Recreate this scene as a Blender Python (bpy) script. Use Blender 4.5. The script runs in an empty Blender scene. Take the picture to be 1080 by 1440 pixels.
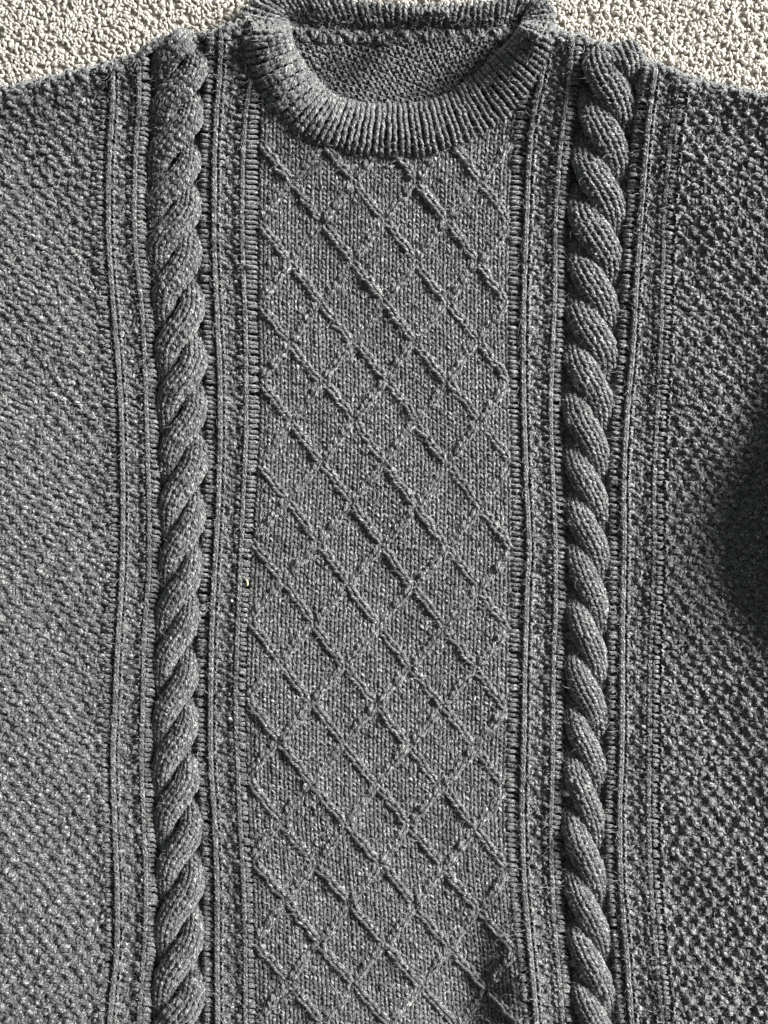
import bpy, math
import numpy as np

# ------------------------------------------------------------------ units
# Everything is measured in "px" (1 px = 0.55 mm on the wool), x right, y down
# the garment, z up from the carpet; W() turns that into metres.
S = 0.00055
FOC = 1082.0           # focal length of the phone lens in those units
HC = FOC + 14.0        # camera height above the carpet
rng = np.random.default_rng(7)
sc = bpy.context.scene
COL = sc.collection

# ------------------------------------------------------------------ camera
cam_d = bpy.data.cameras.new("camera")
cam_d.sensor_fit = 'VERTICAL'
cam_d.sensor_height = 24.0
cam_d.sensor_width = 18.0
cam_d.lens = FOC / 1440.0 * 24.0
cam_d.clip_start = 0.01
cam_d.clip_end = 50.0
cam = bpy.data.objects.new("camera", cam_d)
cam.location = (0, 0, HC * S)
COL.objects.link(cam)
sc.camera = cam

# ------------------------------------------------------------------ light: one window to the upper right, dim room
world = bpy.data.worlds.new("World")
sc.world = world
world.use_nodes = True
bg = world.node_tree.nodes["Background"]
bg.inputs[0].default_value = (0.93, 0.96, 1.0, 1)
bg.inputs[1].default_value = 0.27

AZ, EL, DIST = math.radians(27), math.radians(26), 3.2
ld = bpy.data.lights.new("window_light", 'AREA')
ld.shape = 'RECTANGLE'
ld.size = 1.0
ld.size_y = 1.0
ld.energy = 560
ld.color = (1.0, 0.985, 0.955)
lamp = bpy.data.objects.new("window_light", ld)
lamp.location = (DIST * math.cos(EL) * math.cos(AZ), DIST * math.cos(EL) * math.sin(AZ), DIST * math.sin(EL))
lamp.rotation_euler = (math.pi / 2 - EL, 0, AZ + math.pi / 2)
COL.objects.link(lamp)

sc.view_settings.view_transform = 'Standard'
sc.view_settings.look = 'None'
sc.view_settings.exposure = 0.0
sc.view_settings.gamma = 1.0
sc.view_settings.use_curve_mapping = False
sc.cycles.use_denoising = True
sc.cycles.max_bounces = 6

# ------------------------------------------------------------------ materials
def new_mat(name):
    m = bpy.data.materials.new(name)
    m.use_nodes = True
    nt = m.node_tree
    b = nt.nodes["Principled BSDF"]
    return m, nt, b

def ramp(nt, fac, stops):
    r = nt.nodes.new("ShaderNodeValToRGB")
    el = r.color_ramp.elements
    el[0].position, el[0].color = stops[0][0], (*stops[0][1], 1)
    el[1].position, el[1].color = stops[-1][0], (*stops[-1][1], 1)
    for p, c in stops[1:-1]:
        e = el.new(p); e.color = (*c, 1)
    nt.links.new(fac, r.inputs[0])
    return r.outputs[0]

def math_node(nt, op, a, b=None):
    n = nt.nodes.new("ShaderNodeMath"); n.operation = op
    for k, v in enumerate((a, b)):
        if v is None: continue
        if isinstance(v, (int, float)): n.inputs[k].default_value = v
        else: nt.links.new(v, n.inputs[k])
    return n.outputs[0]

def wool_material():
    """charcoal melange wool, twisted plies; u runs along the yarn in px, v round it"""
    m, nt, b = new_mat("charcoal_wool")
    uv = nt.nodes.new("ShaderNodeUVMap"); uv.uv_map = "yarn"
    sep = nt.nodes.new("ShaderNodeSeparateXYZ"); nt.links.new(uv.outputs[0], sep.inputs[0])
    U, V = sep.outputs[0], sep.outputs[1]
    tc = nt.nodes.new("ShaderNodeTexCoord")
    # ply twist
    ph = math_node(nt, 'ADD', math_node(nt, 'MULTIPLY', U, 2 * math.pi / 5.2), math_node(nt, 'MULTIPLY', V, 4 * math.pi))
    ply = math_node(nt, 'SINE', ph)
    # fibre flecks: noise in a frame that follows the twist
    cb = nt.nodes.new("ShaderNodeCombineXYZ")
    nt.links.new(math_node(nt, 'MULTIPLY', U, 0.19), cb.inputs[0])
    nt.links.new(math_node(nt, 'ADD', math_node(nt, 'MULTIPLY', V, 3.6), math_node(nt, 'MULTIPLY', U, 0.28)), cb.inputs[1])
    vd = nt.nodes.new("ShaderNodeVectorMath"); vd.operation = 'MULTIPLY_ADD'
    nt.links.new(tc.outputs["Object"], vd.inputs[0]); vd.inputs[1].default_value = (90, 90, 90)
    nt.links.new(cb.outputs[0], vd.inputs[2])
    n1 = nt.nodes.new("ShaderNodeTexNoise"); n1.inputs["Scale"].default_value = 2.2
    n1.inputs["Detail"].default_value = 2.0
    nt.links.new(vd.outputs[0], n1.inputs["Vector"])
    # slower melange variation
    n2 = nt.nodes.new("ShaderNodeTexNoise"); n2.inputs["Scale"].default_value = 260
    n2.inputs["Detail"].default_value = 2.0
    nt.links.new(tc.outputs["Object"], n2.inputs["Vector"])
    f = math_node(nt, 'ADD', math_node(nt, 'MULTIPLY', n1.outputs[0], 0.72), math_node(nt, 'MULTIPLY', n2.outputs[0], 0.28))
    colr = ramp(nt, f, [(0.36, (0.0105, 0.0112, 0.0117)), (0.47, (0.040, 0.042, 0.043)),
                        (0.56, (0.115, 0.119, 0.1195)), (0.68, (0.42, 0.425, 0.415))])
    nt.links.new(colr, b.inputs["Base Color"])
    b.inputs["Roughness"].default_value = 0.85
    b.inputs["Specular IOR Level"].default_value = 0.25
    b.inputs["Sheen Weight"].default_value = 0.25
    b.inputs["Sheen Roughness"].default_value = 0.5
    hgt = math_node(nt, 'ADD', math_node(nt, 'MULTIPLY', ply, 0.5), math_node(nt, 'MULTIPLY', n1.outputs[0], 1.4))
    bp = nt.nodes.new("ShaderNodeBump"); bp.inputs["Strength"].default_value = 0.8
    bp.inputs["Distance"].default_value = 0.00045
    nt.links.new(hgt, bp.inputs["Height"]); nt.links.new(bp.outputs[0], b.inputs["Normal"])
    return m

def wool_sheet_material():
    """the same wool where single stitches are hidden or far out of view"""
    m, nt, b = new_mat("charcoal_wool_sheet")
    tc = nt.nodes.new("ShaderNodeTexCoord")
    n = nt.nodes.new("ShaderNodeTexNoise"); n.inputs["Scale"].default_value = 420
    n.inputs["Detail"].default_value = 3
    nt.links.new(tc.outputs["Object"], n.inputs["Vector"])
    v = nt.nodes.new("ShaderNodeTexVoronoi"); v.inputs["Scale"].default_value = 150
    nt.links.new(tc.outputs["Object"], v.inputs["Vector"])
    colr = ramp(nt, n.outputs[0], [(0.35, (0.022, 0.023, 0.024)), (0.65, (0.14, 0.144, 0.144))])
    nt.links.new(colr, b.inputs["Base Color"]); b.inputs["Roughness"].default_value = 0.9
    b.inputs["Specular IOR Level"].default_value = 0.2
    bp = nt.nodes.new("ShaderNodeBump"); bp.inputs["Strength"].default_value = 1.0
    bp.inputs["Distance"].default_value = 0.003
    bp.invert = True
    nt.links.new(v.outputs[0], bp.inputs["Height"]); nt.links.new(bp.outputs[0], b.inputs["Normal"])
    return m

def carpet_material(name, pile):
    m, nt, b = new_mat(name)
    tc = nt.nodes.new("ShaderNodeTexCoord")
    n = nt.nodes.new("ShaderNodeTexNoise"); n.inputs["Scale"].default_value = 150
    n.inputs["Detail"].default_value = 3
    nt.links.new(tc.outputs["Object"], n.inputs["Vector"])
    big = nt.nodes.new("ShaderNodeTexNoise"); big.inputs["Scale"].default_value = 38
    nt.links.new(tc.outputs["Object"], big.inputs["Vector"])
    if pile:
        at = nt.nodes.new("ShaderNodeAttribute"); at.attribute_name = "tuft"
        f = math_node(nt, 'ADD', math_node(nt, 'MULTIPLY', n.outputs[0], 0.35), math_node(nt, 'MULTIPLY', at.outputs["Fac"], 0.40))
        f = math_node(nt, 'ADD', f, math_node(nt, 'MULTIPLY', big.outputs[0], 0.25))
    else:
        f = n.outputs[0]
    if pile: colr = ramp(nt, f, [(0.22, (0.45, 0.42, 0.38)), (0.42, (0.585, 0.56, 0.51)), (0.68, (0.72, 0.695, 0.64))])
    else: colr = ramp(nt, f, [(0.35, (0.26, 0.24, 0.21)), (0.65, (0.46, 0.435, 0.39))])  # flat sheet coloured darker to stand in for shade between tufts
    nt.links.new(colr, b.inputs["Base Color"])
    b.inputs["Roughness"].default_value = 0.9
    b.inputs["Specular IOR Level"].default_value = 0.2
    b.inputs["Sheen Weight"].default_value = 0.15
    if pile:      # light bleeds through the thin wool tufts
        tr = nt.nodes.new("ShaderNodeBsdfTranslucent"); nt.links.new(colr, tr.inputs[0])
        mx = nt.nodes.new("ShaderNodeMixShader"); mx.inputs[0].default_value = 0.5
        nt.links.new(b.outputs[0], mx.inputs[1]); nt.links.new(tr.outputs[0], mx.inputs[2])
        nt.links.new(mx.outputs[0], nt.nodes["Material Output"].inputs[0])
    bp = nt.nodes.new("ShaderNodeBump"); bp.inputs["Strength"].default_value = 0.35
    bp.inputs["Distance"].default_value = 0.0012 if pile else 0.004
    n3 = nt.nodes.new("ShaderNodeTexNoise"); n3.inputs["Scale"].default_value = 900 if pile else 220
    nt.links.new(tc.outputs["Object"], n3.inputs["Vector"])
    nt.links.new(n3.outputs[0], bp.inputs["Height"]); nt.links.new(bp.outputs[0], b.inputs["Normal"])
    return m

WOOL = wool_material()
SHEET = wool_sheet_material()
PILE = carpet_material("carpet_pile_cream", True)
CARPET = carpet_material("carpet_backing", False)

# ------------------------------------------------------------------ helpers
def W(P):
    """px space -> metres: measured plan positions at height z"""
    P = np.asarray(P, float)
    k = (HC - P[..., 2]) / FOC
    out = np.empty_like(P)
    out[..., 0] = (P[..., 0] - 540.0) * k * S
    out[..., 1] = -(P[..., 1] - 720.0) * k * S
    out[..., 2] = P[..., 2] * S
    return out

def sstep(a, b, x):
    t = np.clip((np.asarray(x, float) - a) / (b - a), 0, 1)
    return t * t * (3 - 2 * t)

def norm(v):
    return v / np.maximum(np.linalg.norm(v, axis=-1, keepdims=True), 1e-9)

def mesh_object(name, verts, quads, mat, parent=None, uvs=None, smooth=True, attr=None):
    me = bpy.data.meshes.new(name)
    verts = np.ascontiguousarray(verts, np.float32); quads = np.ascontiguousarray(quads, np.int32)
    me.vertices.add(len(verts)); me.vertices.foreach_set("co", verts.ravel())
    me.loops.add(quads.size); me.loops.foreach_set("vertex_index", quads.ravel())
    me.polygons.add(len(quads))
    me.polygons.foreach_set("loop_start", np.arange(len(quads), dtype=np.int32) * quads.shape[1])
    me.polygons.foreach_set("loop_total", np.full(len(quads), quads.shape[1], np.int32))
    if uvs is not None:
        uvl = me.uv_layers.new(name="yarn")
        uvl.data.foreach_set("uv", np.ascontiguousarray(uvs[quads.ravel()], np.float32).ravel())
    if attr is not None:
        a = me.attributes.new("tuft", 'FLOAT', 'POINT'); a.data.foreach_set("value", np.ascontiguousarray(attr, np.float32))
    me.update(calc_edges=True)
    me.polygons.foreach_set("use_smooth", np.full(len(quads), smooth, bool))
    me.materials.append(mat)
    o = bpy.data.objects.new(name, me)
    COL.objects.link(o)
    if parent is not None: o.parent = parent
    return o

NS = 5                                     # sides of a yarn
RING = np.stack([np.cos(np.arange(NS) * 2 * np.pi / NS), np.sin(np.arange(NS) * 2 * np.pi / NS)], -1)
SURF_PTS = []                              # points on the wool, for loose fibres

def tubes(P, rad, u0=None):
    """P: (N, K, 3) px-space polylines -> verts, quads, uvs of N open tubes"""
    N, K, _ = P.shape
    Q = W(P)
    T = norm(np.gradient(Q, axis=1))
    up = np.array([0.13, 0.21, 0.97])
    A = norm(np.cross(T, up)); B = np.cross(A, T)
    rad = np.broadcast_to(np.asarray(rad, float), (N, K)) * S
    V = Q[:, :, None, :] + rad[:, :, None, None] * (RING[None, None, :, 0, None] * A[:, :, None, :] + RING[None, None, :, 1, None] * B[:, :, None, :])
    L = np.concatenate([np.zeros((N, 1)), np.cumsum(np.linalg.norm(np.diff(P, axis=1), axis=-1), 1)], 1)
    if u0 is None: u0 = rng.random(N) * 500
    L = L + np.asarray(u0)[:, None]
    uv = np.empty((N, K, NS, 2)); uv[..., 0] = L[:, :, None]; uv[..., 1] = (np.arange(NS) / NS)[None, None, :]
    # fold v so that the seam does not run backwards
    uv[..., 1] = np.abs(uv[..., 1] * 2 - 1)
    idx = np.arange(N * K * NS).reshape(N, K, NS)
    a = idx[:, :-1, :]; b = idx[:, 1:, :]
    quads = np.stack([a, b, np.roll(b, -1, 2), np.roll(a, -1, 2)], -1).reshape(-1, 4)
    return V.reshape(-1, 3), quads, uv.reshape(-1, 2)

KP = 10                                      # points per stitch
def stitches(F, types, cols, rows, keep=None, rad=2.35, lean=0.24, hh=0.93, depth=2.5, jit=1.0, squeeze=1.0, purl_lift=0.0):
    """Knit a patch: one yarn per row, a loop per wale.  F(u, v, zl) -> px xyz.
    types[r, c]: 0 knit, 1 purl, 2 rung (purl seen as a plain bar)."""
    cols = np.asarray(cols); rows = np.asarray(rows); R, C = len(rows), len(cols)
    ty = np.asarray(types)
    t = np.arange(KP + 1) / KP
    sgn = np.where(ty == 0, 1.0, -1.0)
    amp = 1 + jit * 0.16 * rng.standard_normal((R, C))
    zj = jit * 0.42 * rng.standard_normal((R, C)) + np.where(ty == 0, -purl_lift, purl_lift); vj = jit * 0.05 * rng.standard_normal((R, C)); uj = jit * 0.035 * rng.standard_normal((R, C))
    # blend the front/back side into the neighbours
    def nb(a): return np.concatenate([a[:, :1], a[:, :-1]], 1), np.concatenate([a[:, 1:], a[:, -1:]], 1)
    sl, sr = nb(sgn); zl_, zr_ = nb(zj); vl_, vr_ = nb(vj)
    wl = np.clip(0.5 - t / 0.44, 0, 0.5); wr = np.clip(0.5 - (1 - t) / 0.44, 0, 0.5)
    mid = 1 - wl - wr
    sg = sgn[..., None] * mid + sl[..., None] * wl + sr[..., None] * wr
    zz = zj[..., None] * mid + zl_[..., None] * wl + zr_[..., None] * wr
    vv = vj[..., None] * mid + vl_[..., None] * wl + vr_[..., None] * wr
    win = np.sin(np.pi * t)
    U = cols[None, :, None] + t + lean * amp[..., None] * np.sin(4 * np.pi * t) + uj[..., None] * win
    Vv = rows[:, None, None] + hh * np.cos(2 * np.pi * t) * (0.94 + 0.06 * amp[..., None]) * 0.92 + vv
    Z = -depth * np.cos(4 * np.pi * t) * sg + zz
    rung = (ty == 2)[..., None]
    if rung.any():
        off = 0.13 * np.sin(2 * np.pi * t + 0.6) + 0.22 * (t - 0.5) * (rng.random((R, C, 1)) - 0.1)
        Ur = cols[None, :, None] + t * 1.02 - 0.01 + 0 * U
        Vr = rows[:, None, None] + off + 0.45 * (t - 0.4) + vv + 0.11 * rng.standard_normal((R, C, 1))
        Zr = -2.6 + (5.4 + 0.9 * rng.standard_normal((R, C, 1))) * np.sin(np.pi * t ** 0.66) ** 0.8 + zz
        U = np.where(rung, Ur, U); Vv = np.where(rung, Vr, Vv); Z = np.where(rung, Zr, Z)
    if squeeze != 1.0: U = cols[None, :, None] + 0.5 + (U - cols[None, :, None] - 0.5) * squeeze
    P = F(U, Vv, Z)
    if keep is None: keep = np.ones((R, C), bool)
    else: keep = keep & np.isfinite(P).all((-1, -2))
    P = P[keep]
    if len(P) == 0: return None
    SURF_PTS.append(P[:, 3::3].reshape(-1, 3))
    sk = np.where(ty == 0, 1.0, np.where(ty == 1, -1.0, 0.0))[keep]
    r = rad * (1 + 0.08 * rng.standard_normal(len(P)))[:, None] * (1 - 0.24 * sk[:, None] * np.cos(4 * np.pi * t)[None, :])
    r = np.where((ty == 2)[keep][:, None], r * (1.12 - 0.45 * t)[None, :], r)
    return tubes(P, r)

def join(list_):
    list_ = [x for x in list_ if x is not None]
    off = 0; V, Q, U = [], [], []
    for v, q, u in list_:
        V.append(v); Q.append(q + off); U.append(u); off += len(v)
    return np.concatenate(V), np.concatenate(Q), np.concatenate(U)

def part(name, geo, parent, kind=None, label=None):
    if geo is None: return None
    o = mesh_object(name, geo[0], geo[1], WOOL, parent, uvs=geo[2])
    if kind: o["kind"] = kind
    if label: o["label"] = label
    return o

# ------------------------------------------------------------------ the measured garment
YK = np.array([-60, 95, 150, 215, 310, 350, 410, 450, 500, 540, 575, 620, 680, 720, 770, 800, 850, 885, 950, 990, 1070, 1110, 1150, 1220, 1260, 1335, 1390, 1430, 1560], float)
def line(pts):
    p = np.array(pts, float)
    return np.interp(YK, p[:, 1], p[:, 0])
r1 = line([(161, -60), (162, 95), (163, 150), (157, 215), (156, 340), (157, 352), (165, 450), (173, 540), (176, 617), (177, 720), (176, 800), (171, 880), (169, 900), (166, 990), (162, 1070), (165, 1150), (169, 1260), (169, 1335), (159, 1420), (150, 1560)])
r2 = line([(196, -60), (199, 95), (200, 150), (194, 215), (192, 340), (195, 355), (205, 450), (209, 540), (211, 617), (214, 720), (214, 800), (207, 880), (206, 900), (205, 990), (202, 1070), (206, 1150), (210, 1260), (207, 1335), (200, 1420), (194, 1560)])
r3 = line([(318, -60), (314, 95), (309, 150), (306, 215), (305, 345), (310, 450), (314, 540), (314, 617), (311, 720), (306, 800), (302, 880), (300, 990), (300, 1070), (306, 1150), (310, 1260), (309, 1335), (310, 1420), (311, 1560)])
r4 = line([(358, -60), (359, 95), (350, 150), (345, 215), (344, 345), (349, 450), (350, 540), (350, 617), (345, 720), (342, 800), (338, 880), (335, 990), (338, 1070), (341, 1150), (347, 1260), (349, 1335), (349, 1420), (350, 1560)])
LP = line([(372, -60), (371, 95), (370, 150), (369, 215), (368, 345), (367, 450), (370, 540), (369, 617), (362, 720), (356, 800), (352, 880), (349, 990), (350, 1070), (353, 1150), (361, 1260), (361, 1335), (363, 1420), (365, 1560)])
RP = line([(730, -60), (728, 95), (722, 150), (716, 215), (712, 310), (711, 450), (713, 575), (716, 700), (715, 840), (712, 900), (711, 1000), (706, 1120), (709, 1220), (717, 1300), (728, 1390), (740, 1560)])
r5 = line([(790, -60), (770, 95), (757, 140), (750, 190), (745, 265), (745, 310), (741, 410), (740, 500), (741, 575), (744, 680), (749, 770), (745, 840), (742, 950), (741, 1050), (738, 1120), (740, 1220), (744, 1280), (751, 1350), (755, 1390), (768, 1560)])
r6 = line([(815, -60), (806, 97), (799, 140), (794, 190), (787, 240), (784, 310), (784, 410), (780, 500), (777, 575), (781, 680), (785, 770), (785, 850), (781, 950), (781, 1020), (780, 1110), (778, 1150), (779, 1220), (781, 1280), (787, 1350), (791, 1390), (806, 1560)])
r7 = line([(940, -60), (927, 95), (919, 140), (914, 190), (911, 240), (905, 310), (899, 400), (894, 500), (886, 575), (881, 680), (882, 770), (880, 850), (879, 950), (880, 1050), (876, 1110), (875, 1150), (876, 1220), (879, 1280), (884, 1320), (889, 1390), (903, 1560)])
r8 = line([(976, -60), (960, 105), (948, 170), (943, 230), (937, 310), (935, 410), (932, 500), (928, 575), (923, 680), (924, 770), (921, 850), (917, 950), (917, 1050), (915, 1120), (917, 1220), (921, 1280), (927, 1350), (931, 1390), (945, 1560)])
WPITCH = 10.65
LEFT_N, RIGHT_N = 21, 18
GU = [-LEFT_N, -1, 0, 1, 4, 5, 6, 12, 13, 14, 17, 18, 19, 51, 52, 53, 56, 57, 58, 64, 65, 66, 69, 70, 71, 71 + RIGHT_N]
GX = [0.5 * r1 + 71 - (LEFT_N - 1) * WPITCH + 0.5 * 10 - 8, r1 - 20, r1 - 9, r1 + .8, r2 - 8.5, r2 + .8, r2 + 11, r3 - 23, r3 - 9.5, r3 + .8, r4 - 8.5, r4 + .8, LP - 3, RP + 4,
      r5 - 10, r5 + .8, r6 - 8.5, r6 + .8, r6 + 11, r7 - 24, r7 - 10, r7 + .8, r8 - 8.5, r8 + .8, r8 + 11, 0.7 * r8 + 287 + 3 + RIGHT_N * WPITCH]
GU = np.array(GU, float); GX = np.array(GX)      # (guides, knots)

YG = np.arange(-60, 1561, 4.0)
def smooth_rows(a):
    b = np.stack([np.interp(YG, YK, g) for g in a])
    k = np.exp(-0.5 * (np.arange(-12, 13) / 5.0) ** 2); k /= k.sum()
    p = np.pad(b, ((0, 0), (12, 12)), mode='edge')
    return np.stack([np.convolve(r, k, 'valid') for r in p])
GXS = smooth_rows(GX)                            # (guides, YG)
def guide_x(u, y):
    shape = np.broadcast(u, y).shape
    u = np.broadcast_to(u, shape).ravel(); y = np.broadcast_to(y, shape).ravel()
    gi = np.clip(np.searchsorted(GU, u, 'right') - 1, 0, len(GU) - 2)
    ft = (u - GU[gi]) / (GU[gi + 1] - GU[gi])
    yi = np.clip((y - YG[0]) / 4.0, 0, len(YG) - 1.001); y0 = yi.astype(int); fy = yi - y0
    xl = GXS[gi, y0] * (1 - fy) + GXS[gi, y0 + 1] * fy
    xr = GXS[gi + 1, y0] * (1 - fy) + GXS[gi + 1, y0 + 1] * fy
    return (xl + (xr - xl) * ft).reshape(shape)

ROW = 7.02
V0 = 256.0 - 36 * ROW                             # row 36 carries the first diamond crossings
def row_y(u, v):
    y = V0 + v * ROW
    return y + sstep(560, 760, y) * 13.0 * (np.clip(u, 19, 58) - 23) / 24.0 * 0.8 + 1.2 * np.sin(u * 0.23 + v * 0.05) + 0.8 * np.sin(u * 0.61 - v * 0.083)

# shoulder edge (top outline of the front)
SH = np.array([(-140, 160), (-60, 143), (0, 129), (30, 121), (60, 114), (110, 102), (150, 92), (185, 82), (203, 74), (216, 60), (240, 53), (283, 50), (305, 44), (345, 30), (400, 10), (700, 10),
               (770, 44), (800, 50), (822, 54), (838, 62), (870, 66), (898, 74), (905, 88), (925, 92), (945, 99), (962, 110), (1000, 120), (1040, 128), (1080, 136), (1160, 154), (1240, 176)], float)
def shoulder(x): return np.interp(x, SH[:, 0], SH[:, 1])

def gauss(x, y, cx, cy, sx, sy, ang=0.0):
    c, s = math.cos(ang), math.sin(ang)
    dx, dy = x - cx, y - cy
    return np.exp(-0.5 * (((dx * c + dy * s) / sx) ** 2 + ((-dx * s + dy * c) / sy) ** 2))

def surf(x, y):
    """how the cloth lies: height above the carpet"""
    d = y - shoulder(x)
    z = 15.0 + 0 * x
    z = z + 34.0 * sstep(260, -160, x) * sstep(60, 420, y)                       # rise shaped to turn the left side towards the light
    z = z + (78.0 - 22.0 * sstep(780, 960, x)) * np.exp(-np.clip(d, 0, None) / 140.0)                          # yoke rise, shaped to shade the top of the front
    z = z + 80.0 * sstep(250, 1750, y)  # slope added to brighten the lower front
    z = z + 34.0 * sstep(820, 1250, x) * sstep(60, 330, y) + 84.0 * gauss(x, y, 1180, 675, 48, 165, 0.08)                          # rise shaped to darken the right side; rumpled sleeve just out of view
    z = z - 25.0 * gauss(x, y, 646, 1420, 40, 62, 0.45)                            # dip in the front
    z = z + 13.0 * gauss(x, y, 735, 1385, 26, 85, -0.1)
    z = z + 2.0 * np.sin(x * 0.016 + y * 0.006) * np.sin(y * 0.011 + 1.3) + 1.1 * np.sin(x * 0.037 - y * 0.021 + 2)
    R = 8.0
    edge = np.sqrt(np.clip(1 - np.clip(1 - d / R, 0, 1) ** 2, 0, 1))
    return 1.5 + (z - 1.5) * edge

RIDGES = [0, 4, 13, 17, 52, 56, 65, 69]
RIDGE_H = {0: 6.0, 4: 4.5, 13: 6.0, 17: 4.0, 52: 6.0, 56: 4.5, 65: 6.0, 69: 3.0}
RUNGS = [-1, 5, 12, 18, 51, 57, 64, 70]
def relief(u):
    z = np.zeros_like(u)
    for k in RIDGES:
        a = np.clip(1 - ((u - k - 0.5) / 0.80) ** 2, 0, 1)
        z = z + RIDGE_H[k] * a ** 0.8
    for k in RUNGS:
        a = np.clip(1 - ((u - k - 0.5) / 0.75) ** 2, 0, 1)
        z = z + 2.2 * a
    for a0, a1 in ((6, 12), (58, 64)):
        z = z - 3.0 * sstep(a0 - .3, a0 + .5, u) * sstep(a1 + .3, a1 - .5, u)
    z = z + 2.0 * sstep(19, 20.2, u) * sstep(51, 49.8, u)
    return z

def F_body(u, v, zl):
    y = row_y(u, v); x = guide_x(u, y)
    z = surf(x, y) + relief(u) + zl
    return np.stack([x, y, z], -1)

# neck opening: centre line of the neckband, paired outer and inner edges
NB_OUT = np.array([(575, 11), (530, 9), (489, 4), (445, -4), (405, -20), (372, -14), (352, 2), (344, 22), (343, 46), (347, 74), (357, 98), (367, 118), (380, 140), (396, 162), (416, 184), (442, 200), (475, 212), (510, 218), (550, 220), (590, 219), (620, 214),
                   (648, 206), (674, 192), (698, 174), (718, 156), (738, 132), (756, 108), (768, 84), (777, 56), (780, 30), (774, 8), (757, -12), (730, -18), (703, 3), (680, 8), (650, 10), (615, 11), (575, 11)], float)
NB_IN = np.array([(575, 34), (535, 34), (500, 33), (465, 32), (430, 28), (408, 20), (402, 24), (402, 32), (403, 44), (406, 60), (412, 74), (423, 92), (434, 106), (446, 120), (458, 132), (474, 142), (494, 148), (520, 152), (550, 153), (580, 152), (604, 149),
                  (626, 141), (645, 130), (662, 117), (678, 104), (696, 86), (712, 70), (726, 54), (737, 40), (742, 30), (742, 22), (735, 18), (722, 24), (700, 31), (680, 33), (645, 34), (610, 34), (575, 34)], float)
NB_C = np.concatenate([[0], np.cumsum(np.linalg.norm(np.diff(0.55 * NB_OUT + 0.45 * NB_IN, axis=0), axis=1))])
N_RIBS = int(round(NB_C[-1] / 17.6))
_g = np.linspace(0, NB_C[-1], 1200)
def _smooth_ring(a):
    b = np.stack([np.interp(_g, NB_C, a[:, k]) for k in (0, 1)], -1)
    k = np.exp(-0.5 * (np.arange(-30, 31) / 11.0) ** 2); k /= k.sum()
    p = np.concatenate([b[-31:-1], b, b[1:31]])
    return np.stack([np.convolve(p[:, i], k, 'valid') for i in (0, 1)], -1)
NBO, NBI = _smooth_ring(NB_OUT), _smooth_ring(NB_IN)
_frac = _g / NB_C[-1]
def ring(a, f):
    f = np.mod(f, 1.0)
    return np.stack([np.interp(f, _frac, a[:, k]) for k in (0, 1)], -1)
def in_poly(x, y, poly):
    inside = np.zeros(x.shape, bool)
    n = len(poly)
    for i in range(n):
        x0, y0 = poly[i]; x1, y1 = poly[(i + 1) % n]
        if y0 == y1: continue
        c = ((y0 > y) != (y1 > y)) & (x < (x1 - x0) * (y - y0) / (y1 - y0) + x0)
        inside ^= c
    return inside
NB_MID = (0.72 * NBO + 0.28 * NBI)[::12]

# ================================================================== SETTING: carpet
cv = np.array([(-3000, -3000, 0), (4000, -3000, 0), (4000, 4000, 0), (-3000, 4000, 0)], float)
cv = np.stack([(cv[:, 0] - 540) * S, -(cv[:, 1] - 720) * S, np.full(4, -0.0009)], -1)
carpet = mesh_object("carpet", cv, np.array([[0, 3, 2, 1]]), CARPET, smooth=False)
carpet["kind"] = "structure"
carpet["label"] = "cream short-pile carpet under the jumper"

def build_pile():
    """short curled tufts, one twisted stub each"""
    gx, gy = np.meshgrid(np.arange(-150, 1240, 5.0), np.arange(-110, 180, 5.0))
    x = gx.ravel() + rng.uniform(-2.8, 2.8, gx.size); y = gy.ravel() + rng.uniform(-2.8, 2.8, gx.size)
    ok = y < shoulder(x) + 14
    ok &= ~((x > 420) & (x < 730) & (y > 22))
    x, y = x[ok], y[ok]; n = len(x)
    K = 6; s = np.linspace(0, 1, K)
    a = rng.uniform(0, 2 * np.pi, n); ln = rng.uniform(9.0, 16.0, n); h = rng.uniform(2.4, 3.6, n); cu = rng.uniform(-4.6, 4.6, n)
    ang = a[:, None] + cu[:, None] * s
    P = np.empty((n, K, 3))
    P[..., 0] = x[:, None] + np.cumsum(np.cos(ang), 1) / K * ln[:, None]
    P[..., 1] = y[:, None] + np.cumsum(np.sin(ang), 1) / K * ln[:, None]
    P[..., 2] = -5 + (h[:, None] + 4) * np.sin(np.pi * (0.12 + 0.62 * s))
    rad = rng.uniform(1.5, 2.1, n)[:, None] * np.array([1.0, 1.05, 1.1, 1.1, 1.0, 0.35])[None, :]
    V, Q, U = tubes(P, rad)
    at = np.repeat(rng.random(n), K * NS)
    o = mesh_object("carpet_pile", V, Q, PILE, carpet, attr=at)
    o["kind"] = "stuff"
build_pile()

# ================================================================== THE JUMPER
jumper = bpy.data.objects.new("jumper", None)
jumper.empty_display_size = 0.05
COL.objects.link(jumper)
jumper["label"] = "charcoal grey hand-knitted cable jumper with ribbed crew neck lying flat on the cream carpet"
jumper["category"] = "jumper"

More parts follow.
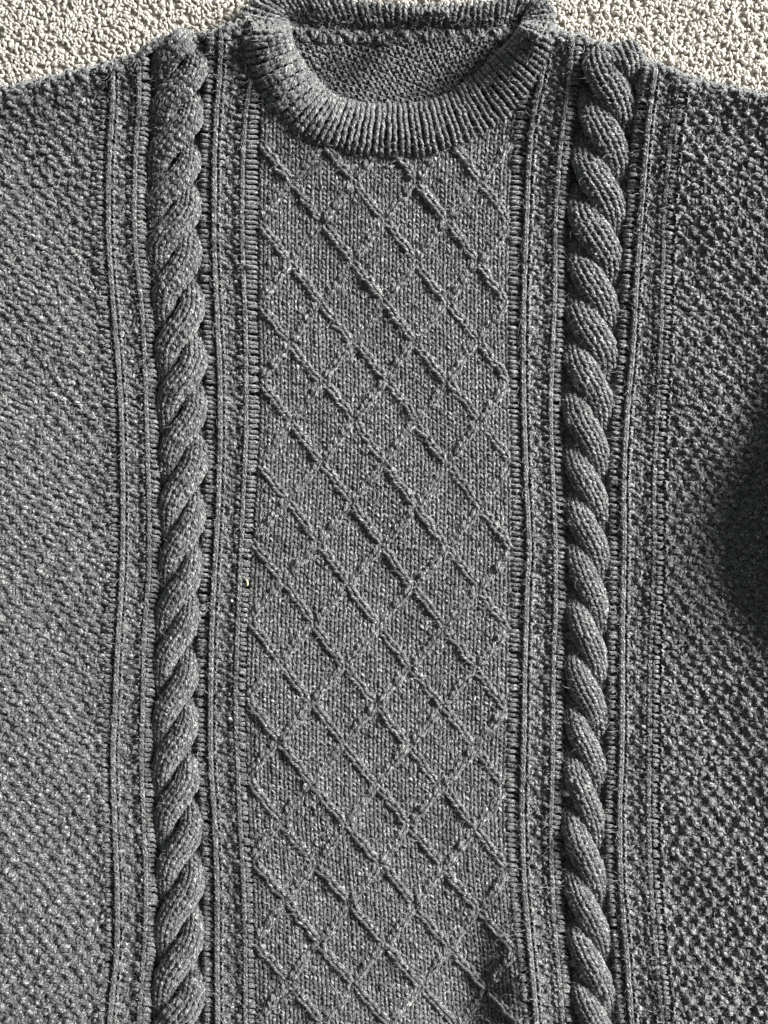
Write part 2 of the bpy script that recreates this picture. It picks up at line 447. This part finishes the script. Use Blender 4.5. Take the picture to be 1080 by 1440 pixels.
# --- inner layer: the back of the garment and everything beyond the frame, one cloth sheet
def build_inner():
    xs = np.arange(-330, 1421, 10.0); ys = np.linspace(0, 1, 170)
    X = np.broadcast_to(xs[None, :], (len(ys), len(xs)))
    top = shoulder(xs) + 1.0
    Y = top[None, :] + (1640 - top[None, :]) * ys[:, None] ** 1.15
    out = (X < -60) | (X > 1125) | (Y > 1470)
    Z = np.maximum(surf(X, Y) - np.where(out, 1.0, 9.5), 0.4)
    nk = in_poly(X, Y, NB_MID)
    Z = np.where(nk | ((X > 335) & (X < 785) & (Y < 75)), 0.6, Z)
    P = np.stack([X, Y, Z], -1)
    n, m = X.shape
    idx = np.arange(n * m).reshape(n, m)
    q = np.stack([idx[:-1, :-1], idx[1:, :-1], idx[1:, 1:], idx[:-1, 1:]], -1).reshape(-1, 4)
    return mesh_object("inner_layer", W(P).reshape(-1, 3), q, SHEET, jumper)
build_inner()

# --- knitted front
ROWS = np.arange(2, 207)
def body_keep(cols, rows, dmin=6.0):
    u = cols[None, :] + 0.5 + 0 * rows[:, None]; v = rows[:, None] + 0 * u
    y = row_y(u, v); x = guide_x(u, y)
    return (y - shoulder(x) > dmin) & ~in_poly(x, y, NB_MID) & (y < 1480)

def moss(cols, rows):
    return ((cols[None, :] + (rows[:, None] // 2)) % 2 == 0).astype(int)

def block(name, c0, c1, ty, kind="stuff", label=None, parent=jumper, **kw):
    cols = np.arange(c0, c1); types = ty(cols, ROWS) if callable(ty) else np.full((len(ROWS), len(cols)), ty)
    g = stitches(F_body, types, cols, ROWS, body_keep(cols, ROWS), **kw)
    return part(name, g, jumper if parent is None else parent, kind, label)

block("moss_stitch_panel", -LEFT_N, -1, moss, label="left moss stitch side panel", depth=3.2, rad=2.85, jit=2.5, purl_lift=1.3)
block("moss_stitch_panel", 71, 71 + RIGHT_N, moss, label="right moss stitch side panel", depth=3.4, rad=2.95, jit=2.6, purl_lift=1.3)
for k in RUNGS: block("purl_column", k, k + 1, 2, rad=2.75)
for k in RIDGES: block("ridge", k, k + 1, 0, rad=2.25, depth=1.5, lean=0.16, squeeze=0.48, jit=1.4)
for k in (1, 14, 53, 66): block("moss_band", k, k + 3, moss, depth=3.0, rad=2.6, jit=1.7, purl_lift=1.1)
panel = block("diamond_panel", 19, 51, 0, label="stockinette centre panel crossed by raised diamonds", rad=2.5, jit=1.2, lean=0.21)

# --- raised diamond lines: travelling stitches, one segment between two crossings each
def travelling_lines():
    nb = 0
    for j in range(-1, 26):
        va = 36 + 8 * (j - 4); vb = va + 8
        for k in range(-1, 5):
            base = 8 * k + (4 if j % 2 == 0 else 0)
            for s in (1, -1):
                ua, ub = 19 + base, 19 + base + 4 * s
                if min(ua, ub) < 19 or max(ua, ub) > 51: continue
                ym = row_y(np.array((ua + ub) / 2.), np.array((va + vb) / 2.)); xm = guide_x(np.array((ua + ub) / 2.), ym)
                if in_poly(np.array([float(xm)]), np.array([float(ym)]), NB_MID)[0] or ym > 1500 or ym < 180: continue
                wob = rng.normal(0, 0.10, 2)
                lift = (3.5 if s == 1 else 1.8) + rng.normal(0, 0.5); side = rng.normal(0, 1.0)
                def F(u, v, zl, ua=ua, ub=ub, va=va, vb=vb, lift=lift, wob=wob, side=side):
                    f = 0.09 + 0.82 * np.clip(v + 0.5, -0.7, 6.7) / 6.0
                    uu = ua + (ub - ua) * f + wob[0] * np.sin(np.pi * f); vv = va + (vb - va) * f + wob[1]
                    y = row_y(uu, vv); x = guide_x(uu, y)
                    y2 = row_y(uu + (ub - ua) * .02, vv + (vb - va) * .02); x2 = guide_x(uu + (ub - ua) * .02, y2)
                    tx, ty_ = x2 - x, y2 - y; l = np.sqrt(tx * tx + ty_ * ty_) + 1e-6
                    nx, ny = -ty_ / l, tx / l
                    w = -(u - 0.5) * 11.5 + 0.9 * np.sin(v * 2.1 + ua) + side
                    prof = np.cos(np.clip((u - .5) * 1.9, -1.5, 1.5))
                    zb = surf(x, y) + relief(uu) + lift * prof * np.clip(np.sin(np.pi * np.clip(0.1 + 0.8 * f, 0, 1)) * 2.2, 0, 1)
                    return np.stack([x + nx * w, y + ny * w, zb + zl], -1)
                cols = np.arange(1); rows_f = np.arange(0, 6) + 0.0
                g = stitches(F, np.zeros((6, 1), int), cols, rows_f, rad=2.85, hh=0.88, depth=2.3, lean=0.21, jit=2.2)
                part("travelling_stitch", g, panel); nb += 1
    return nb
travelling_lines()

# --- two rope cables; each twist of the rope is a piece of its own
CROSS_L = [-20, 50, 112, 178, 245, 307, 375, 450, 522, 592, 667, 742, 815, 887, 962, 1037, 1110, 1180, 1254, 1333, 1415, 1492]
CROSS_R = [0, 66, 139, 212, 282, 350, 417, 487, 562, 632, 702, 778, 855, 927, 1000, 1080, 1160, 1238, 1318, 1395, 1472]
def cable(side, u0, u1, ends, label, shape):
    """rope of two strands: each twist rides over the front for 118 px and dives under the next"""
    root = bpy.data.objects.new("rope_cable", None); COL.objects.link(root); root.parent = jumper; root["label"] = label
    NW = 4
    amp_x, rx, rz, bz, plateau, reach = shape
    S0, S1 = -0.10, 1.10
    def centre(q, y1, LEN):
        y = y1 - LEN * (1 - q)
        xa = guide_x(np.full_like(y, u0 + 0.0), y); xb = guide_x(np.full_like(y, u1 + 0.0), y)
        c = 0.5 * (xa + xb) + 1.0; sc_ = (xb - xa) / 64.0
        qq = np.clip(q, 0, 1)
        ease = np.sin(np.pi / 2 * np.clip(np.cos(np.pi * qq) * plateau, -1, 1)) if plateau else np.cos(np.pi * qq)
        x = c + side * amp_x * sc_ * ease
        z = surf(x, y) - 10.5 + bz * np.sin(np.pi * qq ** 0.85) - 30.0 * (np.clip(-q, 0, 1) + np.clip(q - 1, 0, 1))
        return x, y, z, sc_
    for ie, y1 in enumerate(ends):
        LEN = reach * (ends[ie] - ends[ie - 1] if ie else ends[1] - ends[0])
        nrow = int(round(LEN * (S1 - S0) / 7.0))
        fat = (1 + rng.normal(0, 0.04)) * (0.86 if side > 0 and y1 < 340 else 1.0); tw = rng.normal(0, 0.05); dy = rng.normal(0, 1.2)
        def F(u, v, zl, fat=fat, tw=tw, y1=y1 + dy, LEN=LEN, nrow=nrow):
            q = S0 + (S1 - S0) * np.clip(v, -2, nrow + 2) / nrow
            x, y, z, s_ = centre(q, y1, LEN)
            x2, y2, z2, _ = centre(q + 0.01, y1, LEN)
            T = norm(np.stack([x2 - x, y2 - y, z2 - z], -1))
            up = np.array([0, 0, 1.0])
            sd = norm(np.cross(T, up)); nn = np.cross(sd, T)
            a = (u / NW - 0.5 + tw) * math.radians(192)
            body = 0.68 + 0.32 * np.sin(np.pi * np.clip(q, 0, 1)) ** 0.8
            ex = (rx * fat * s_ * body + zl * 0.9) * np.sin(a); ez = (rz * fat * body + zl) * np.cos(a)
            return np.stack([x, y, z], -1) - sd * ex[..., None] + nn * ez[..., None]
        cols = np.arange(NW); rows = np.arange(nrow + 1).astype(float)
        ym = y1 - LEN * (1 - (S0 + (S1 - S0) * rows / nrow))
        keep = np.repeat(((ym > shoulder(guide_x(np.full_like(ym, 0.5 * (u0 + u1)), ym)) + 3) & (ym < 1490))[:, None], NW, 1)
        if keep.sum() < 18: continue
        g = stitches(F, np.zeros((len(rows), NW), int), cols, rows, keep, rad=2.9, depth=2.1, lean=0.20, jit=1.4)
        part("strand", g, root)
    return root
cable(1, 6, 12, CROSS_L + [1570], "rope cable left of the diamond panel", (19.8, 14.0, 12.0, 15.5, 0.92, 1.62))
cable(-1, 58, 64, [y + 104 for y in [-72] + CROSS_R], "rope cable right of the diamond panel", (18.6, 15.2, 11.5, 15.5, 0, 1.55))

# --- shoulder seams: chunky bound-off stitches rolling over the edge
def shoulder_seam(x0, x1, label):
    xs = np.linspace(x0, x1, 600); ys = shoulder(xs)
    k = np.exp(-0.5 * (np.arange(-20, 21) / 7.0) ** 2); k /= k.sum()
    ys = np.convolve(np.pad(ys, 20, mode='edge'), k, 'valid')
    s = np.concatenate([[0], np.cumsum(np.hypot(np.diff(xs), np.diff(ys)))])
    n = int(s[-1] / 11.5)
    def F(u, v, zl):
        q = np.clip(u / n, -0.01, 1.01) * s[-1]
        x = np.interp(q, s, xs); y = np.interp(q, s, ys)
        y = y + 1.6 * np.sin(q * 0.47) + 1.1 * np.sin(q * 0.21 + 1)
        th = np.radians(48 + 30.0 * v)
        d = 4.0 * (1 - np.cos(th))
        zt = surf(x, y + 9.0) + 0.5
        z = zt * np.sin(np.clip(th, 0, np.pi / 2)) ** 0.9
        return np.stack([x, y + d - zl * 0.6 * np.cos(th) - 0.5, np.maximum(z, 0.5) + zl * np.sin(th) + 1.0], -1)
    cols = np.arange(n); rows = np.arange(0, 2)
    g = stitches(F, moss(cols, rows * 2), cols, rows, rad=3.3, depth=3.4, jit=2.2, purl_lift=1.2)
    o = part("shoulder_seam", g, jumper, "stuff", label)
shoulder_seam(-70, 352, "left shoulder seam")
shoulder_seam(768, 1140, "right shoulder seam")

# --- back of the neck seen through the opening: wrong side of the back, purl bumps on the skew
def F_back(u, v, zl):
    a = math.radians(24)
    X = (u - 22) * 9.8; Y = (v - 12) * 8.2
    x = 572 + X * math.cos(a) - Y * math.sin(a); y = 95 + X * math.sin(a) + Y * math.cos(a)
    x = x + 3 * np.sin(y * 0.05); y = y + 3.0 * np.sin(x * 0.03)
    z = 5.0 + 2.0 * np.sin(x * 0.021 + 1) * np.sin(y * 0.04) + 6.0 * sstep(120, 165, y)
    return np.stack([x, y, z + zl], -1)
bc, br = np.arange(0, 44), np.arange(-12, 38)
uu = bc[None, :] + .5 + 0 * br[:, None]; pp = F_back(uu, br[:, None] + 0 * uu, 0 * uu)
bk = in_poly(pp[..., 0], pp[..., 1], (0.25 * NBO + 0.75 * NBI)[::12])
part("back_neck", stitches(F_back, np.ones((len(br), len(bc)), int), bc, br, bk, rad=2.4, depth=3.4, jit=1.6), jumper, "stuff", "purl side of the back showing inside the neck opening")

# --- pick-up seam under the back neckband: a roll of chunky loops
def F_roll(u, v, zl):
    f = u / 31.0
    x = 404 + 330 * f
    y0 = 33 + 3 * np.sin(f * 9) * 0.4 + 2 * np.sin(np.pi * f)
    th = np.radians(-5 + 46 * v)
    z = 4 + 7.0 * np.sin(np.clip(th, 0, 3.14))
    y = y0 + 13 * (1 - np.cos(th))
    return np.stack([x, y - zl * 0.5 * np.cos(th), z + zl], -1)
rc, rr = np.arange(31), np.arange(0, 4)
part("neck_seam", stitches(F_roll, moss(rc, rr * 2), rc, rr, rad=2.8, depth=2.2, jit=3.4), jumper, "stuff", "bumpy seam roll below the back neckband")

# --- ribbed neckband: every rib is a piece
neckband = bpy.data.objects.new("neckband", None); COL.objects.link(neckband); neckband.parent = jumper
neckband["label"] = "ribbed crew neckband"
def nb_height(f):
    """how high the band stands: tall on the sides, low at the back"""
    p = ring(NBO, f)
    front = sstep(14, 48, p[..., 1])
    yoke = surf(p[..., 0], np.maximum(p[..., 1], shoulder(p[..., 0]) + 12))
    return 26 + front * (yoke - 26), 14 + 2 * sstep(10, 60, p[..., 1])
def F_neck(u, v, zl, lift=0.0):
    f = u / N_RIBS
    o, i = ring(NBO, f), ring(NBI, f)
    base, h = nb_height(f)
    th = np.radians(4 + 19.5 * v)
    q = (1 - np.cos(th)) / 2
    q = np.where(th > np.pi, 1 - (th - np.pi) * 0.02, q)
    inn = o + (i - o) * q[..., None]
    dirv = norm(i - o)
    zc = base - 3 + (h + lift) * np.sin(th)
    zc = np.where(th > np.pi, base - 3 + (h) * np.sin(th) * 1.0, zc)
    back = 1 - sstep(4, 58, o[..., 1])
    zb = 9 + 17 * (1 - q) + 4 * np.sin(np.pi * q) - np.where(th > np.pi, (th - np.pi) * 12, 0) + lift * 0.8
    zc = zc * (1 - back) + zb * back
    x = inn[..., 0] - dirv[..., 0] * (lift + zl) * np.cos(th) * 0.8
    y = inn[..., 1] - dirv[..., 1] * (lift + zl) * np.cos(th) * 0.8
    z = zc + zl * np.maximum(np.sin(th), 0)
    return np.stack([x, y, np.maximum(z, 1.5)], -1)
nrows = np.arange(0, 11)
for kk in range(N_RIBS):
    def F(u, v, zl, kk=kk):
        w = (u - 0.5) * 0.88
        return F_neck(kk + 0.5 + w, v, zl, lift=4.4 * np.cos(np.clip((u - .5) * 1.9, -1.5, 1.5)))
    g = stitches(F, np.zeros((len(nrows), 1), int), np.arange(1), nrows, rad=2.8, depth=1.8, lean=0.12, hh=0.9, jit=1.5)
    part("rib", g, neckband)
def Fg(u, v, zl): return F_neck(u + 0.0, v, zl, lift=-4.2)
part("rib_gutters", stitches(Fg, np.full((len(nrows), N_RIBS), 2), np.arange(N_RIBS), nrows, rad=3.2), neckband, "stuff")
def neck_core():
    f = np.linspace(0, 1, 241); th = np.linspace(-2, 11.5, 18)
    uu, vv = np.meshgrid(f * N_RIBS, th)
    P = F_neck(uu, vv, 0 * uu, lift=-5.0)
    n, m = uu.shape; idx = np.arange(n * m).reshape(n, m)
    q = np.stack([idx[:-1, :-1], idx[1:, :-1], idx[1:, 1:], idx[:-1, 1:]], -1).reshape(-1, 4)
    mesh_object("band_core", W(P).reshape(-1, 3), q, SHEET, neckband)
neck_core()

# --- loose fibres standing off the wool
def fuzz():
    pts = np.concatenate(SURF_PTS); n = 100000
    p = pts[rng.integers(0, len(pts), n)]
    K = 5; s = np.linspace(0, 1, K)
    a = rng.uniform(0, 2 * np.pi, n); ln = rng.gamma(2.2, 3.0, n); cu = rng.normal(0, 1.5, n); h = rng.uniform(1.0, 4.2, n)
    ang = a[:, None] + cu[:, None] * s
    stepx = np.cumsum(np.cos(ang), 1) / K * ln[:, None]; stepy = np.cumsum(np.sin(ang), 1) / K * ln[:, None]
    P = np.empty((n, K, 3))
    P[..., 0] = p[:, None, 0] + stepx; P[..., 1] = p[:, None, 1] + stepy
    P[..., 2] = p[:, None, 2] + 1.0 + h[:, None] * np.sin(np.pi * (0.15 + 0.6 * s))
    hc = bpy.data.hair_curves.new("wool_fuzz")
    hc.add_curves([K] * n)
    hc.position_data.foreach_set("vector", np.ascontiguousarray(W(P), np.float32).ravel())
    r = hc.attributes.get("radius") or hc.attributes.new("radius", 'FLOAT', 'POINT')
    rad = np.broadcast_to((0.22 * np.array([1, 1, .9, .7, .3]))[None, :], (n, K)) * S
    r.data.foreach_set("value", np.ascontiguousarray(rad, np.float32).ravel())
    m, nt, b = new_mat("wool_fibre")
    hi = nt.nodes.new("ShaderNodeHairInfo")
    c = ramp(nt, hi.outputs["Random"], [(0.0, (0.03, 0.031, 0.032)), (0.6, (0.12, 0.122, 0.12)), (1.0, (0.30, 0.30, 0.29))])
    nt.links.new(c, b.inputs["Base Color"]); b.inputs["Roughness"].default_value = 0.7
    hc.materials.append(m)
    o = bpy.data.objects.new("wool_fuzz", hc); COL.objects.link(o); o.parent = jumper; o["kind"] = "stuff"
fuzz()

# --- a scrap of straw-coloured lint caught beside the left ladder
def lint():
    s = np.linspace(0, 1, 7)
    x = 346.5 + 1.4 * np.sin(s * 3.0) + 0.6 * s; y = 815 + 9.0 * s
    z = surf(x, y) + 7.5 + 0.8 * np.sin(s * 5)
    P = np.stack([x, y, z], -1)[None]
    V, Q, U = tubes(P, np.array([[0.5, 1.2, 1.5, 1.4, 1.5, 1.1, 0.4]]))
    m, nt, b = new_mat("straw_lint"); b.inputs["Base Color"].default_value = (0.72, 0.60, 0.34, 1); b.inputs["Roughness"].default_value = 0.8
    o = mesh_object("lint", V, Q, m)
    o["label"] = "tiny straw-coloured scrap of lint caught in the knit left of the diamond panel"
    o["category"] = "lint"
lint()
